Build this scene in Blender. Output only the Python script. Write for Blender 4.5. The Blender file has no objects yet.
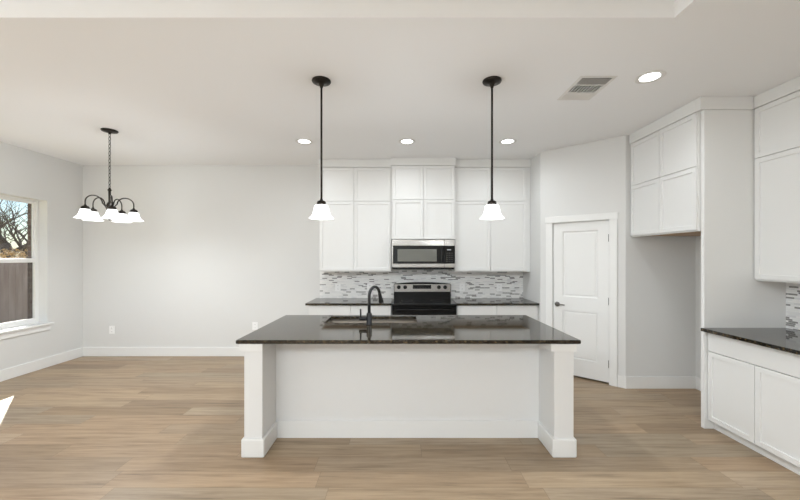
import bpy, bmesh, math, random
from mathutils import Vector, Matrix

scene = bpy.context.scene
COL = scene.collection
PI = math.pi

# ------------------------------------------------------------------ camera, sky, sun, fill light, exposure
cam_data = bpy.data.cameras.new('camera')
cam = bpy.data.objects.new('camera', cam_data)
COL.objects.link(cam)
cam.location = (0, 0, 1.56)
cam.rotation_euler = (PI / 2, 0, 0)
cam_data.sensor_width = 36
cam_data.lens = 355 / 800 * 36
cam_data.shift_y = 7.5 / 800
cam_data.clip_start = 0.02
scene.camera = cam

world = bpy.data.worlds.new('sky')
scene.world = world
world.use_nodes = True
wn = world.node_tree.nodes
wl = world.node_tree.links
wn.clear()
w_out = wn.new('ShaderNodeOutputWorld')
w_bg = wn.new('ShaderNodeBackground')
w_sky = wn.new('ShaderNodeTexSky')
w_sky.sky_type = 'NISHITA'
w_sky.sun_disc = False
w_sky.sun_elevation = math.radians(34)
w_sky.sun_rotation = math.radians(138)
w_sky.air_density = 1.0
w_sky.dust_density = 0.8
w_bg.inputs['Strength'].default_value = 0.15
wl.new(w_sky.outputs[0], w_bg.inputs['Color'])
wl.new(w_bg.outputs[0], w_out.inputs['Surface'])

sun_data = bpy.data.lights.new('sun', 'SUN')
sun_data.energy = 14.0
sun_data.angle = math.radians(0.6)
sun_data.color = (1.0, 0.95, 0.87)
sun = bpy.data.objects.new('sun', sun_data)
COL.objects.link(sun)
sun_dir = Vector((0.667 * math.cos(math.radians(34)), -0.745 * math.cos(math.radians(34)), -math.sin(math.radians(34))))
sun.rotation_euler = sun_dir.to_track_quat('-Z', 'Y').to_euler()
sun.location = (-15, 15, 12)


def fill_light(name, loc, aim, sx, sy, power, color):
    d = bpy.data.lights.new(name, 'AREA')
    d.shape = 'RECTANGLE'
    d.size, d.size_y = sx, sy
    d.energy = power
    d.color = color
    o = bpy.data.objects.new(name, d)
    COL.objects.link(o)
    o.location = loc
    o.rotation_euler = Vector(aim).to_track_quat('-Z', 'Z').to_euler()
    return o


# two added fill lights, unseen: one at the made-up side window, one in the tray
fill_light('side_fill', (-5.17, -1.3, 1.45), (0.42, 0.1, 0.9), 2.6, 2.1, 78, (0.85, 0.93, 1.0))
fill_light('tray_fill', (-1.2, -2.6, 3.1), (0, 0, -1), 3.5, 1.5, 235, (0.86, 0.935, 1.0))

scene.view_settings.view_transform = 'Standard'
scene.view_settings.look = 'None'
scene.view_settings.gamma = 1
scene.view_settings.use_curve_mapping = False
scene.view_settings.exposure = 0.25

# ------------------------------------------------------------------ materials
def srgb(r, g, b):
    def f(v):
        v /= 255
        return v / 12.92 if v <= 0.04045 else ((v + 0.055) / 1.055) ** 2.4
    return (f(r), f(g), f(b), 1)


def pmat(name, col, rough=0.5, metal=0.0, ior=1.45, noise=0.0, nscale=8, bump=0.0, bscale=200, emit=None, estr=0.0, coat=0.0):
    m = bpy.data.materials.new(name)
    m.use_nodes = True
    nt = m.node_tree
    b = nt.nodes['Principled BSDF']
    b.inputs['Base Color'].default_value = col
    b.inputs['Roughness'].default_value = rough
    b.inputs['Metallic'].default_value = metal
    b.inputs['IOR'].default_value = ior
    b.inputs['Coat Weight'].default_value = coat
    if emit:
        b.inputs['Emission Color'].default_value = emit
        b.inputs['Emission Strength'].default_value = estr
    tc = nt.nodes.new('ShaderNodeTexCoord')
    if noise:
        n = nt.nodes.new('ShaderNodeTexNoise')
        n.inputs['Scale'].default_value = nscale
        n.inputs['Detail'].default_value = 3
        nt.links.new(tc.outputs['Object'], n.inputs['Vector'])
        mx = nt.nodes.new('ShaderNodeMix')
        mx.data_type = 'RGBA'
        mx.inputs[6].default_value = tuple(max(0, c * (1 - noise)) for c in col[:3]) + (1,)
        mx.inputs[7].default_value = tuple(min(1, c * (1 + noise)) for c in col[:3]) + (1,)
        nt.links.new(n.outputs['Fac'], mx.inputs[0])
        nt.links.new(mx.outputs[2], b.inputs['Base Color'])
    if bump:
        n2 = nt.nodes.new('ShaderNodeTexNoise')
        n2.inputs['Scale'].default_value = bscale
        nt.links.new(tc.outputs['Object'], n2.inputs['Vector'])
        bp = nt.nodes.new('ShaderNodeBump')
        bp.inputs['Strength'].default_value = bump
        bp.inputs['Distance'].default_value = 0.002
        nt.links.new(n2.outputs['Fac'], bp.inputs['Height'])
        nt.links.new(bp.outputs[0], b.inputs['Normal'])
    return m


class NT:
    """small node-writing helper"""
    def __init__(self, name):
        self.m = bpy.data.materials.new(name)
        self.m.use_nodes = True
        self.nt = self.m.node_tree
        self.b = self.nt.nodes['Principled BSDF']

    def n(self, t, **kw):
        x = self.nt.nodes.new(t)
        for k, v in kw.items():
            setattr(x, k, v)
        return x

    def l(self, a, b):
        self.nt.links.new(a, b)

    def math(self, op, a, b=None, c=None):
        x = self.n('ShaderNodeMath', operation=op)
        for i, v in enumerate((a, b, c)):
            if v is None:
                continue
            if isinstance(v, (int, float)):
                x.inputs[i].default_value = v
            else:
                self.l(v, x.inputs[i])
        return x.outputs[0]

    def mix(self, fac, a, b, blend='MIX'):
        x = self.n('ShaderNodeMix', data_type='RGBA', blend_type=blend)
        for i, v in ((0, fac), (6, a), (7, b)):
            if isinstance(v, (int, float, tuple)):
                x.inputs[i].default_value = v
            else:
                self.l(v, x.inputs[i])
        return x.outputs[2]

    def ramp(self, fac, stops, interp='LINEAR'):
        x = self.n('ShaderNodeValToRGB')
        x.color_ramp.interpolation = interp
        e = x.color_ramp.elements
        while len(e) > 1:
            e.remove(e[-1])
        e[0].position, e[0].color = stops[0]
        for p, c in stops[1:]:
            k = e.new(p)
            k.color = c
        self.l(fac, x.inputs[0])
        return x.outputs[0]


def floor_material():
    t = NT('oak_plank_floor')
    tc = t.n('ShaderNodeTexCoord')
    s = t.n('ShaderNodeSeparateXYZ')
    t.l(tc.outputs['Object'], s.inputs[0])
    W, L = 0.185, 1.45
    row = t.math('FLOOR', t.math('DIVIDE', s.outputs['Y'], W))
    w = t.n('ShaderNodeTexWhiteNoise', noise_dimensions='1D')
    t.l(row, w.inputs['W'])
    xo = t.math('ADD', s.outputs['X'], t.math('MULTIPLY', w.outputs['Value'], L * 3))
    cv = t.n('ShaderNodeCombineXYZ')
    t.l(xo, cv.inputs[0])
    t.l(s.outputs['Y'], cv.inputs[1])
    br = t.n('ShaderNodeTexBrick', offset=0.0, squash=1.0)
    br.inputs['Color1'].default_value = (0, 0, 0, 1)
    br.inputs['Color2'].default_value = (1, 1, 1, 1)
    br.inputs['Mortar'].default_value = (0.5, 0.5, 0.5, 1)
    br.inputs['Scale'].default_value = 1
    br.inputs['Brick Width'].default_value = L
    br.inputs['Row Height'].default_value = W
    br.inputs['Mortar Size'].default_value = 0.0014
    br.inputs['Mortar Smooth'].default_value = 0.3
    t.l(cv.outputs[0], br.inputs['Vector'])
    rnd = br.outputs['Color']
    # grain, different on each plank
    gv = t.n('ShaderNodeCombineXYZ')
    t.l(t.math('MULTIPLY', xo, 1.1), gv.inputs[0])
    t.l(t.math('MULTIPLY', s.outputs['Y'], 17), gv.inputs[1])
    t.l(t.math('MULTIPLY', rnd, 31), gv.inputs[2])
    g = t.n('ShaderNodeTexNoise')
    g.inputs['Scale'].default_value = 1.6
    g.inputs['Detail'].default_value = 6
    g.inputs['Roughness'].default_value = 0.62
    g.inputs['Distortion'].default_value = 0.35
    t.l(gv.outputs[0], g.inputs['Vector'])
    gv2 = t.n('ShaderNodeCombineXYZ')
    t.l(t.math('MULTIPLY', xo, 3), gv2.inputs[0])
    t.l(t.math('MULTIPLY', s.outputs['Y'], 110), gv2.inputs[1])
    t.l(t.math('MULTIPLY', rnd, 57), gv2.inputs[2])
    g2 = t.n('ShaderNodeTexNoise')
    g2.inputs['Scale'].default_value = 1.5
    g2.inputs['Detail'].default_value = 3
    t.l(gv2.outputs[0], g2.inputs['Vector'])
    base = t.ramp(rnd, [(0.0, srgb(155, 132, 105)), (0.25, srgb(176, 154, 126)), (0.45, srgb(172, 146, 117)), (0.6, srgb(162, 145, 122)), (0.8, srgb(185, 163, 136)), (1.0, srgb(148, 126, 101))])
    gr = t.ramp(g.outputs['Fac'], [(0.25, (0.46, 0.43, 0.40, 1)), (0.42, (0.84, 0.82, 0.80, 1)), (0.56, (1, 1, 1, 1)), (0.78, (1.16, 1.15, 1.13, 1))])
    c = t.mix(1.0, base, gr, 'MULTIPLY')
    fine = t.ramp(g2.outputs['Fac'], [(0.3, (0.88, 0.87, 0.86, 1)), (0.6, (1.03, 1.03, 1.03, 1))])
    c = t.mix(1.0, c, fine, 'MULTIPLY')
    c = t.mix(t.math('MULTIPLY', br.outputs['Fac'], 0.7), c, srgb(96, 78, 58))
    t.l(c, t.b.inputs['Base Color'])
    t.b.inputs['Roughness'].default_value = 0.42
    bp = t.n('ShaderNodeBump')
    bp.inputs['Strength'].default_value = 0.15
    bp.inputs['Distance'].default_value = 0.001
    t.l(g2.outputs['Fac'], bp.inputs['Height'])
    t.l(bp.outputs[0], t.b.inputs['Normal'])
    return t.m


def granite_material():
    t = NT('dark_speckled_granite')
    tc = t.n('ShaderNodeTexCoord')
    v = t.n('ShaderNodeTexVoronoi', feature='F1')
    v.inputs['Scale'].default_value = 85
    t.l(tc.outputs['Object'], v.inputs['Vector'])
    n = t.n('ShaderNodeTexNoise')
    n.inputs['Scale'].default_value = 46
    n.inputs['Detail'].default_value = 5
    t.l(tc.outputs['Object'], n.inputs['Vector'])
    sp = t.n('ShaderNodeSeparateColor')
    t.l(v.outputs['Color'], sp.inputs[0])
    cells = t.ramp(sp.outputs[0], [(0.0, (0.012, 0.010, 0.007, 1)), (0.5, (0.030, 0.023, 0.014, 1)), (0.68, (0.066, 0.050, 0.029, 1)), (0.84, (0.050, 0.046, 0.031, 1)), (0.95, (0.12, 0.092, 0.056, 1))], 'CONSTANT')
    dark = t.ramp(n.outputs['Fac'], [(0.40, (0.35, 0.35, 0.35, 1)), (0.62, (1.25, 1.2, 1.1, 1))])
    c = t.mix(1.0, cells, dark, 'MULTIPLY')
    t.l(c, t.b.inputs['Base Color'])
    t.b.inputs['Roughness'].default_value = 0.05
    t.b.inputs['IOR'].default_value = 1.54
    return t.m


def tile_material(name, axis):
    t = NT(name)
    tc = t.n('ShaderNodeTexCoord')
    s = t.n('ShaderNodeSeparateXYZ')
    t.l(tc.outputs['Object'], s.inputs[0])
    RH, BW = 0.0165, 0.078
    row = t.math('FLOOR', t.math('DIVIDE', s.outputs['Z'], RH))
    w = t.n('ShaderNodeTexWhiteNoise', noise_dimensions='1D')
    t.l(row, w.inputs['W'])
    cv = t.n('ShaderNodeCombineXYZ')
    t.l(t.math('ADD', s.outputs[axis], t.math('MULTIPLY', w.outputs['Value'], 3.7)), cv.inputs[0])
    t.l(s.outputs['Z'], cv.inputs[1])
    br = t.n('ShaderNodeTexBrick', offset=0.0)
    br.inputs['Color1'].default_value = (0, 0, 0, 1)
    br.inputs['Color2'].default_value = (1, 1, 1, 1)
    br.inputs['Mortar'].default_value = (0.3, 0.3, 0.3, 1)
    br.inputs['Scale'].default_value = 1
    br.inputs['Brick Width'].default_value = BW
    br.inputs['Row Height'].default_value = RH
    br.inputs['Mortar Size'].default_value = 0.0011
    t.l(cv.outputs[0], br.inputs['Vector'])
    c = t.ramp(br.outputs['Color'], [(0.0, srgb(240, 240, 238)), (0.35, srgb(245, 244, 242)), (0.60, srgb(234, 234, 233)), (0.76, srgb(224, 224, 224)), (0.845, srgb(142, 140, 138))], 'CONSTANT')
    c = t.mix(br.outputs['Fac'], c, srgb(232, 231, 228))
    t.l(c, t.b.inputs['Base Color'])
    t.b.inputs['Roughness'].default_value = 0.28
    bp = t.n('ShaderNodeBump')
    bp.inputs['Strength'].default_value = 0.3
    bp.inputs['Distance'].default_value = 0.001
    bp.invert = True
    t.l(br.outputs['Fac'], bp.inputs['Height'])
    t.l(bp.outputs[0], t.b.inputs['Normal'])
    return t.m


def steel_material():
    t = NT('brushed_stainless_steel')
    tc = t.n('ShaderNodeTexCoord')
    mp = t.n('ShaderNodeMapping')
    mp.inputs['Scale'].default_value = (2, 2, 400)
    t.l(tc.outputs['Object'], mp.inputs[0])
    n = t.n('ShaderNodeTexNoise')
    n.inputs['Scale'].default_value = 3
    t.l(mp.outputs[0], n.inputs['Vector'])
    r = t.ramp(n.outputs['Fac'], [(0.3, (0.24, 0.24, 0.24, 1)), (0.7, (0.36, 0.36, 0.36, 1))])
    t.l(r, t.b.inputs['Roughness'])
    t.b.inputs['Base Color'].default_value = (0.38, 0.365, 0.345, 1)
    t.b.inputs['Metallic'].default_value = 1
    return t.m


def glass_material(name, clear, tint, diffuse=None):
    m = bpy.data.materials.new(name)
    m.use_nodes = True
    nt = m.node_tree
    nt.nodes.clear()
    out = nt.nodes.new('ShaderNodeOutputMaterial')
    tr = nt.nodes.new('ShaderNodeBsdfTransparent')
    tr.inputs[0].default_value = tint
    if diffuse:
        g = nt.nodes.new('ShaderNodeBsdfDiffuse')
        g.inputs[0].default_value = diffuse
    else:
        g = nt.nodes.new('ShaderNodeBsdfGlossy')
        g.inputs['Roughness'].default_value = 0.02
    mx = nt.nodes.new('ShaderNodeMixShader')
    mx.inputs[0].default_value = 1 - clear
    nt.links.new(tr.outputs[0], mx.inputs[1])
    nt.links.new(g.outputs[0], mx.inputs[2])
    nt.links.new(mx.outputs[0], out.inputs[0])
    return m


def brick_material():
    t = NT('brown_brick')
    tc = t.n('ShaderNodeTexCoord')
    s = t.n('ShaderNodeSeparateXYZ')
    t.l(tc.outputs['Object'], s.inputs[0])
    cv = t.n('ShaderNodeCombineXYZ')
    t.l(t.math('ADD', s.outputs['X'], s.outputs['Y']), cv.inputs[0])
    t.l(s.outputs['Z'], cv.inputs[1])
    br = t.n('ShaderNodeTexBrick')
    br.inputs['Color1'].default_value = srgb(112, 88, 76)
    br.inputs['Color2'].default_value = srgb(90, 72, 64)
    br.inputs['Mortar'].default_value = srgb(128, 118, 110)
    br.inputs['Scale'].default_value = 1
    br.inputs['Brick Width'].default_value = 0.2
    br.inputs['Row Height'].default_value = 0.075
    br.inputs['Mortar Size'].default_value = 0.006
    t.l(cv.outputs[0], br.inputs['Vector'])
    t.l(br.outputs[0], t.b.inputs['Base Color'])
    t.b.inputs['Roughness'].default_value = 0.9
    return t.m


def wood_material(name, a, b, sx, sy, sz, rough=0.8):
    t = NT(name)
    tc = t.n('ShaderNodeTexCoord')
    mp = t.n('ShaderNodeMapping')
    mp.inputs['Scale'].default_value = (sx, sy, sz)
    t.l(tc.outputs['Object'], mp.inputs[0])
    n = t.n('ShaderNodeTexNoise')
    n.inputs['Scale'].default_value = 1
    n.inputs['Detail'].default_value = 5
    t.l(mp.outputs[0], n.inputs['Vector'])
    t.l(t.ramp(n.outputs['Fac'], [(0.3, a), (0.7, b)]), t.b.inputs['Base Color'])
    t.b.inputs['Roughness'].default_value = rough
    return t.m


M = dict(
    wall=pmat('white_wall_paint', srgb(225, 225, 223), 0.75, noise=0.006, nscale=3, bump=0.05, bscale=160),
    ceiling=pmat('white_ceiling_paint', srgb(244, 244, 244), 0.85, bump=0.06, bscale=120),
    trim=pmat('white_trim_paint', srgb(238, 238, 236), 0.35, noise=0.004),
    cabinet=pmat('white_cabinet_paint', srgb(233, 233, 231), 0.38, noise=0.004),
    island=pmat('white_island_paint', srgb(233, 233, 232), 0.45, noise=0.004),
    under=wood_material('natural_cabinet_underside', srgb(168, 138, 108), srgb(190, 160, 128), 2, 30, 2, 0.6),
    floor=floor_material(),
    granite=granite_material(),
    tile_x=tile_material('linear_mosaic_tile_back', 'X'),
    tile_y=tile_material('linear_mosaic_tile_side', 'Y'),
    steel=steel_material(),
    sink=pmat('satin_sink_steel', (0.40, 0.36, 0.31, 1), 0.30, 1.0, noise=0.03),
    blackmetal=pmat('matte_black_metal', (0.006, 0.006, 0.007, 1), 0.42, 0.0, noise=0.1),
    bronze=pmat('dark_bronze_metal', (0.030, 0.026, 0.022, 1), 0.36, 0.75, noise=0.1),
    nickel=pmat('satin_nickel', (0.22, 0.21, 0.20, 1), 0.28, 1.0, noise=0.05),
    blackglass=pmat('black_glass', (0.004, 0.004, 0.004, 1), 0.05, ior=1.38, noise=0.05),
    blackenamel=pmat('black_enamel', (0.006, 0.006, 0.006, 1), 0.26, ior=1.33, noise=0.05),
    greyglass=pmat('grey_oven_window', (0.16, 0.16, 0.14, 1), 0.12, noise=0.03),
    edge=pmat('dark_steel_edge', (0.20, 0.20, 0.20, 1), 0.3, 1.0, noise=0.03),
    greymark=pmat('grey_printed_mark', (0.05, 0.05, 0.048, 1), 0.5, noise=0.03),
    displaymark=pmat('pale_display_segments', (0.25, 0.27, 0.27, 1), 0.4, emit=(0.75, 0.8, 0.8, 1), estr=0.35),
    plastic=pmat('white_plastic', srgb(251, 251, 250), 0.35, noise=0.004),
    darkslot=pmat('dark_slot', (0.03, 0.03, 0.03, 1), 0.6, noise=0.05),
    ventwhite=pmat('white_register_enamel', srgb(226, 224, 220), 0.45, noise=0.005),
    ventdark=pmat('dark_duct', (0.05, 0.048, 0.045, 1), 0.8, noise=0.05),
    shade=pmat('frosted_glass_lit', (0.10, 0.10, 0.10, 1), 0.35, emit=(1.0, 1.0, 0.99, 1), estr=2.6),
    lens=pmat('lit_downlight_lens', (0.9, 0.9, 0.9, 1), 0.4, emit=(0.965, 0.985, 1.0, 1), estr=6.0),
    glass=glass_material('clear_window_glass', 0.95, (0.97, 0.98, 0.98, 1)),
    screen=glass_material('grey_insect_screen', 0.85, (1, 1, 1, 1), (0.05, 0.05, 0.05, 1)),
    brick=brick_material(),
    fence=wood_material('weathered_fence_wood', srgb(170, 148, 137), srgb(206, 188, 176), 3, 9, 1.2, 0.9),
    bark=wood_material('dark_bark', srgb(52, 44, 38), srgb(92, 80, 70), 8, 8, 2, 0.95),
    leaf_g=pmat('olive_leaf', srgb(112, 116, 62), 0.7, noise=0.4, nscale=2),
    leaf_y=pmat('golden_leaf', srgb(176, 152, 104), 0.7, noise=0.35, nscale=2),
    lawn=pmat('dry_lawn', srgb(150, 140, 96), 0.95, noise=0.3, nscale=5),
)

# the frosted bell shades let part of the bulb's light straight through
_nt = M['shade'].node_tree
_b = _nt.nodes['Principled BSDF']
_t = _nt.nodes.new('ShaderNodeBsdfTransparent')
_m = _nt.nodes.new('ShaderNodeMixShader')
_m.inputs[0].default_value = 0.45
_nt.links.new(_t.outputs[0], _m.inputs[1])
_nt.links.new(_b.outputs[0], _m.inputs[2])
_nt.links.new(_m.outputs[0], _nt.nodes['Material Output'].inputs['Surface'])

# ------------------------------------------------------------------ geometry helpers
class MB:
    def __init__(self):
        self.bm = bmesh.new()

    def _take(self, bm2, mi=0):
        for f in bm2.faces:
            f.material_index = mi
        me = bpy.data.meshes.new('tmp')
        bm2.to_mesh(me)
        bm2.free()
        self.bm.from_mesh(me)
        bpy.data.meshes.remove(me)

    def box(self, x0, x1, y0, y1, z0, z1, bev=0.0, seg=2, mi=0, rot=None):
        b = bmesh.new()
        bmesh.ops.create_cube(b, size=1)
        bmesh.ops.scale(b, vec=(x1 - x0, y1 - y0, z1 - z0), verts=b.verts)
        if bev:
            bmesh.ops.bevel(b, geom=list(b.edges), offset=bev, segments=seg, affect='EDGES', profile=0.5)
        if rot is not None:
            bmesh.ops.transform(b, matrix=rot, verts=b.verts)
        bmesh.ops.translate(b, vec=((x0 + x1) / 2, (y0 + y1) / 2, (z0 + z1) / 2), verts=b.verts)
        self._take(b, mi)
        return self

    def door(self, x0, x1, z0, z1, y0=0.0, th=0.02, stile=0.057, deep=0.011):
        """flat framed front facing -Y, with a recessed centre panel"""
        b = bmesh.new()
        bmesh.ops.create_cube(b, size=1)
        bmesh.ops.scale(b, vec=(x1 - x0, th, z1 - z0), verts=b.verts)
        bmesh.ops.translate(b, vec=((x0 + x1) / 2, y0 + th / 2, (z0 + z1) / 2), verts=b.verts)
        bmesh.ops.bevel(b, geom=list(b.edges), offset=0.0015, segments=1, affect='EDGES')
        if stile:
            b.faces.ensure_lookup_table()
            fr = min(b.faces, key=lambda f: (f.normal.y, -f.calc_area()))
            bmesh.ops.inset_region(b, faces=[fr], thickness=stile)
            r = bmesh.ops.inset_region(b, faces=[fr], thickness=0.003)
            bmesh.ops.translate(b, vec=(0, deep, 0), verts=fr.verts)
        self._take(b)
        return self

    def prism(self, pts, z0, z1, mi=0, bev=0.0):
        """polygon in XY extruded over Z"""
        b = bmesh.new()
        vs = [b.verts.new((p[0], p[1], z0)) for p in pts]
        f = b.faces.new(vs)
        r = bmesh.ops.extrude_face_region(b, geom=[f])
        bmesh.ops.translate(b, vec=(0, 0, z1 - z0), verts=[v for v in r['geom'] if isinstance(v, bmesh.types.BMVert)])
        bmesh.ops.recalc_face_normals(b, faces=b.faces)
        if bev:
            bmesh.ops.bevel(b, geom=list(b.edges), offset=bev, segments=2, affect='EDGES')
        self._take(b, mi)
        return self

    def prism_y(self, pts, y0, y1, mi=0, bev=0.0):
        """polygon in XZ extruded over Y"""
        b = bmesh.new()
        vs = [b.verts.new((p[0], y0, p[1])) for p in pts]
        f = b.faces.new(vs)
        r = bmesh.ops.extrude_face_region(b, geom=[f])
        bmesh.ops.translate(b, vec=(0, y1 - y0, 0), verts=[v for v in r['geom'] if isinstance(v, bmesh.types.BMVert)])
        bmesh.ops.recalc_face_normals(b, faces=b.faces)
        if bev:
            bmesh.ops.bevel(b, geom=list(b.edges), offset=bev, segments=2, affect='EDGES')
        self._take(b, mi)
        return self

    def lathe(self, prof, c=(0, 0, 0), n=32, axis='Z', mi=0):
        b = bmesh.new()
        rings = []
        for r, z in prof:
            ring = []
            if r < 1e-6:
                ring = [b.verts.new((0, 0, z))]
            else:
                for k in range(n):
                    a = 2 * PI * k / n
                    ring.append(b.verts.new((r * math.cos(a), r * math.sin(a), z)))
            rings.append(ring)
        for A, B in zip(rings, rings[1:]):
            if len(A) == 1 and len(B) == 1:
                continue
            for k in range(n):
                k2 = (k + 1) % n
                if len(A) == 1:
                    b.faces.new((A[0], B[k], B[k2]))
                elif len(B) == 1:
                    b.faces.new((A[k], B[0], A[k2]))
                else:
                    b.faces.new((A[k], B[k], B[k2], A[k2]))
        bmesh.ops.recalc_face_normals(b, faces=b.faces)
        for f in b.faces:
            f.smooth = True
        if axis == 'Y':
            bmesh.ops.rotate(b, matrix=Matrix.Rotation(PI / 2, 3, 'X'), verts=b.verts)
        elif axis == 'X':
            bmesh.ops.rotate(b, matrix=Matrix.Rotation(PI / 2, 3, 'Y'), verts=b.verts)
        bmesh.ops.translate(b, vec=c, verts=b.verts)
        self._take(b, mi)
        return self

    def tube(self, pts, r, n=10, closed=False, mi=0):
        pts = [Vector(p) for p in pts]
        rad = r if isinstance(r, (list, tuple)) else [r] * len(pts)
        b = bmesh.new()
        rings = []
        N = len(pts)
        up = None
        for i, p in enumerate(pts):
            if closed:
                t = (pts[(i + 1) % N] - pts[i - 1]).normalized()
            else:
                t = (pts[min(i + 1, N - 1)] - pts[max(i - 1, 0)]).normalized()
            if up is None:
                up = Vector((0, 0, 1)) if abs(t.z) < 0.9 else Vector((1, 0, 0))
            u = (up - t * up.dot(t)).normalized()
            up = u
            v = t.cross(u)
            rings.append([b.verts.new(p + (u * math.cos(2 * PI * k / n) + v * math.sin(2 * PI * k / n)) * rad[i]) for k in range(n)])
        for i in range(N if closed else N - 1):
            A, B = rings[i], rings[(i + 1) % N]
            for k in range(n):
                f = b.faces.new((A[k], A[(k + 1) % n], B[(k + 1) % n], B[k]))
                f.smooth = True
        if not closed:
            b.faces.new(rings[0][::-1])
            b.faces.new(rings[-1])
        bmesh.ops.recalc_face_normals(b, faces=b.faces)
        self._take(b, mi)
        return self

    def build(self, name, mats, parent=None, loc=None, rotz=0, smooth=False):
        me = bpy.data.meshes.new(name)
        if smooth:
            for f in self.bm.faces:
                f.smooth = True
        self.bm.to_mesh(me)
        self.bm.free()
        if not isinstance(mats, (list, tuple)):
            mats = [mats]
        for m in mats:
            me.materials.append(m)
        o = bpy.data.objects.new(name, me)
        COL.objects.link(o)
        if parent:
            o.parent = parent
        if loc:
            o.location = loc
            o.rotation_euler = (0, 0, rotz)
        return o


def thing(name, label, cat, loc=(0, 0, 0), rotz=0, group=None, kind=None):
    o = bpy.data.objects.new(name, None)
    o.empty_display_size = 0.1
    COL.objects.link(o)
    o.location = loc
    o.rotation_euler = (0, 0, rotz)
    tag(o, label, cat, group, kind)
    return o


def tag(o, label, cat, group=None, kind=None):
    if label:
        o['label'] = label
    if cat:
        o['category'] = cat
    if group:
        o['group'] = group
    if kind:
        o['kind'] = kind
    return o


LAMP = (0.905, 0.957, 1.0)
BULB_CHANDELIER, BULB_PENDANT, DOWNLIGHT = 11.5, 32.0, 34.0


def bulb(name, loc, power, parent, spot=False):
    d = bpy.data.lights.new(name, 'SPOT' if spot else 'POINT')
    d.energy = power
    d.color = LAMP
    d.shadow_soft_size = 0.05 if spot else 0.04
    if spot:
        d.spot_size = math.radians(178)
        d.spot_blend = 1.0
    o = bpy.data.objects.new(name, d)
    COL.objects.link(o)
    o.parent = parent
    o.location = loc
    return o


def copy_tree(o, parent=None):
    c = o.copy()
    COL.objects.link(c)
    if parent:
        c.parent = parent
    for ch in list(o.children):
        copy_tree(ch, c)
    return c


def struct(mb, name, mat, label=None):
    o = mb.build(name, mat)
    o['kind'] = 'structure'
    if label:
        o['label'] = label
    return o


# ------------------------------------------------------------------ room shell
H = 3.02
XL, XR, YB, YR = -5.025, 3.525, 5.622, -4.5
PA = Vector((1.945, 4.915))      # pantry wall, far corner
PB = Vector((2.69, 4.235))       # pantry wall, near corner
XS = 1.96                        # side wall beside the back cabinets

struct(MB().box(XL - 0.3, XR + 0.2, YR - 0.3, YB + 0.2, -0.1, 0.0), 'floor', M['floor'], 'light oak plank floor')

# ceiling with a shallow raised tray over the living side
TX0, TX1, TY0, TY1, TH = -4.2, 1.67, -3.4, 2.16, 0.115
mb = MB()
mb.box(XL - 0.2, XR + 0.2, TY1, YB + 0.2, H, H + 0.3)
mb.box(XL - 0.2, XR + 0.2, YR - 0.2, TY0, H, H + 0.3)
mb.box(XL - 0.2, TX0, TY0, TY1, H, H + 0.3)
mb.box(TX1, XR + 0.2, TY0, TY1, H, H + 0.3)
mb.box(TX0, TX1, TY0, TY1, H + TH, H + 0.3)
struct(mb, 'ceiling', M['ceiling'], 'white ceiling with a raised tray')

# left wall with the dining window and a made-up, unseen window nearer for the fill light
WY0, WY1, WZ0, WZ1 = 3.42, 5.058, 0.632, 2.370
T = 0.145
def left_wall():
    m = MB()
    x0, x1 = XL - T, XL
    m.box(x0, x1, WY1, YB + 0.2, 0, H)
    m.box(x0, x1, WY0, WY1, 0, WZ0 - 0.03)
    m.box(x0, x1, WY0, WY1, WZ1, H)
    m.box(x0, x1, 0.0, WY0, 0, H)
    m.box(x0, x1, -2.6, 0.0, 0, 0.4)
    m.box(x0, x1, -2.6, 0.0, 2.5, H)
    m.box(x0, x1, YR - 0.2, -2.6, 0, H)
    return m
struct(left_wall(), 'wall_left', M['wall'])
struct(MB().box(XL, XR + 0.2, YB, YB + 0.2, 0, H), 'wall_back', M['wall'])
struct(MB().box(XR, XR + 0.2, YR - 0.2, YB, 0, H), 'wall_right', M['wall'])
mb = MB()
mb.box(XL, XR, YR - 0.2, YR, 0, H)
struct(mb, 'wall_rear', M['wall'])

# pantry: short side wall, angled wall with the door opening, and the recess wall
u = (PB - PA).normalized()
nrm = Vector((u.y, -u.x))        # points into the room
if nrm.x > 0:
    nrm = -nrm
LP = (PB - PA).length
PANG = math.atan2(u.y, u.x)
D0, D1, DZ = 0.160, 0.842, 2.03  # door opening along the pantry wall
pw = thing('wall_pantry', None, None, (PA.x, PA.y, 0), PANG, kind='structure')
WT = 0.11
m_ = MB()
m_.box(0, D0, 0, WT, 0, H).box(D1, LP, 0, WT, 0, H).box(D0, D1, 0, WT, DZ, H)
m_.build('wall_surface', M['wall'], pw)
struct(MB().box(XS - 0.014, XS + 0.1, PA.y, YB, 0, H), 'wall_pantry_side', M['wall'])
struct(MB().box(PB.x, XR, PB.y, PB.y + WT, 0, H), 'wall_recess', M['wall'])

# tiled backsplashes
struct(MB().box(-1.268, XS - 0.014, YB - 0.009, YB, 0.90, 1.42), 'wall_tile_back', M['tile_x'], 'grey and white linear mosaic tile above the back counter')
struct(MB().box(XR - 0.009, XR, 1.9, 3.235, 0.90, 1.40), 'wall_tile_right', M['tile_y'], 'grey and white linear mosaic tile above the right counter')

# baseboards
BH, BT = 0.142, 0.016
def base_mb(x0, x1, y0, y1):
    return MB().box(x0, x1, y0, y1, 0, BH, 0.003)
struct(base_mb(XL, XL + BT, YR, YB), 'baseboard_left', M['trim'])
struct(base_mb(XL + BT, -1.30, YB - BT, YB), 'baseboard_back', M['trim'])
struct(base_mb(PB.x - 0.004, XR, PB.y - BT, PB.y), 'baseboard_recess', M['trim'])
struct(base_mb(XR - BT, XR, 3.27, PB.y - BT), 'baseboard_right', M['trim'])
bp_ = thing('baseboard_pantry', None, None, (PA.x, PA.y, 0), PANG, kind='structure')
MB().box(0.928, LP + 0.012, -BT, 0, 0, BH, 0.003).box(0.0, 0.068, -BT, 0, 0, BH, 0.003).build('board', M['trim'], bp_)

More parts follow.
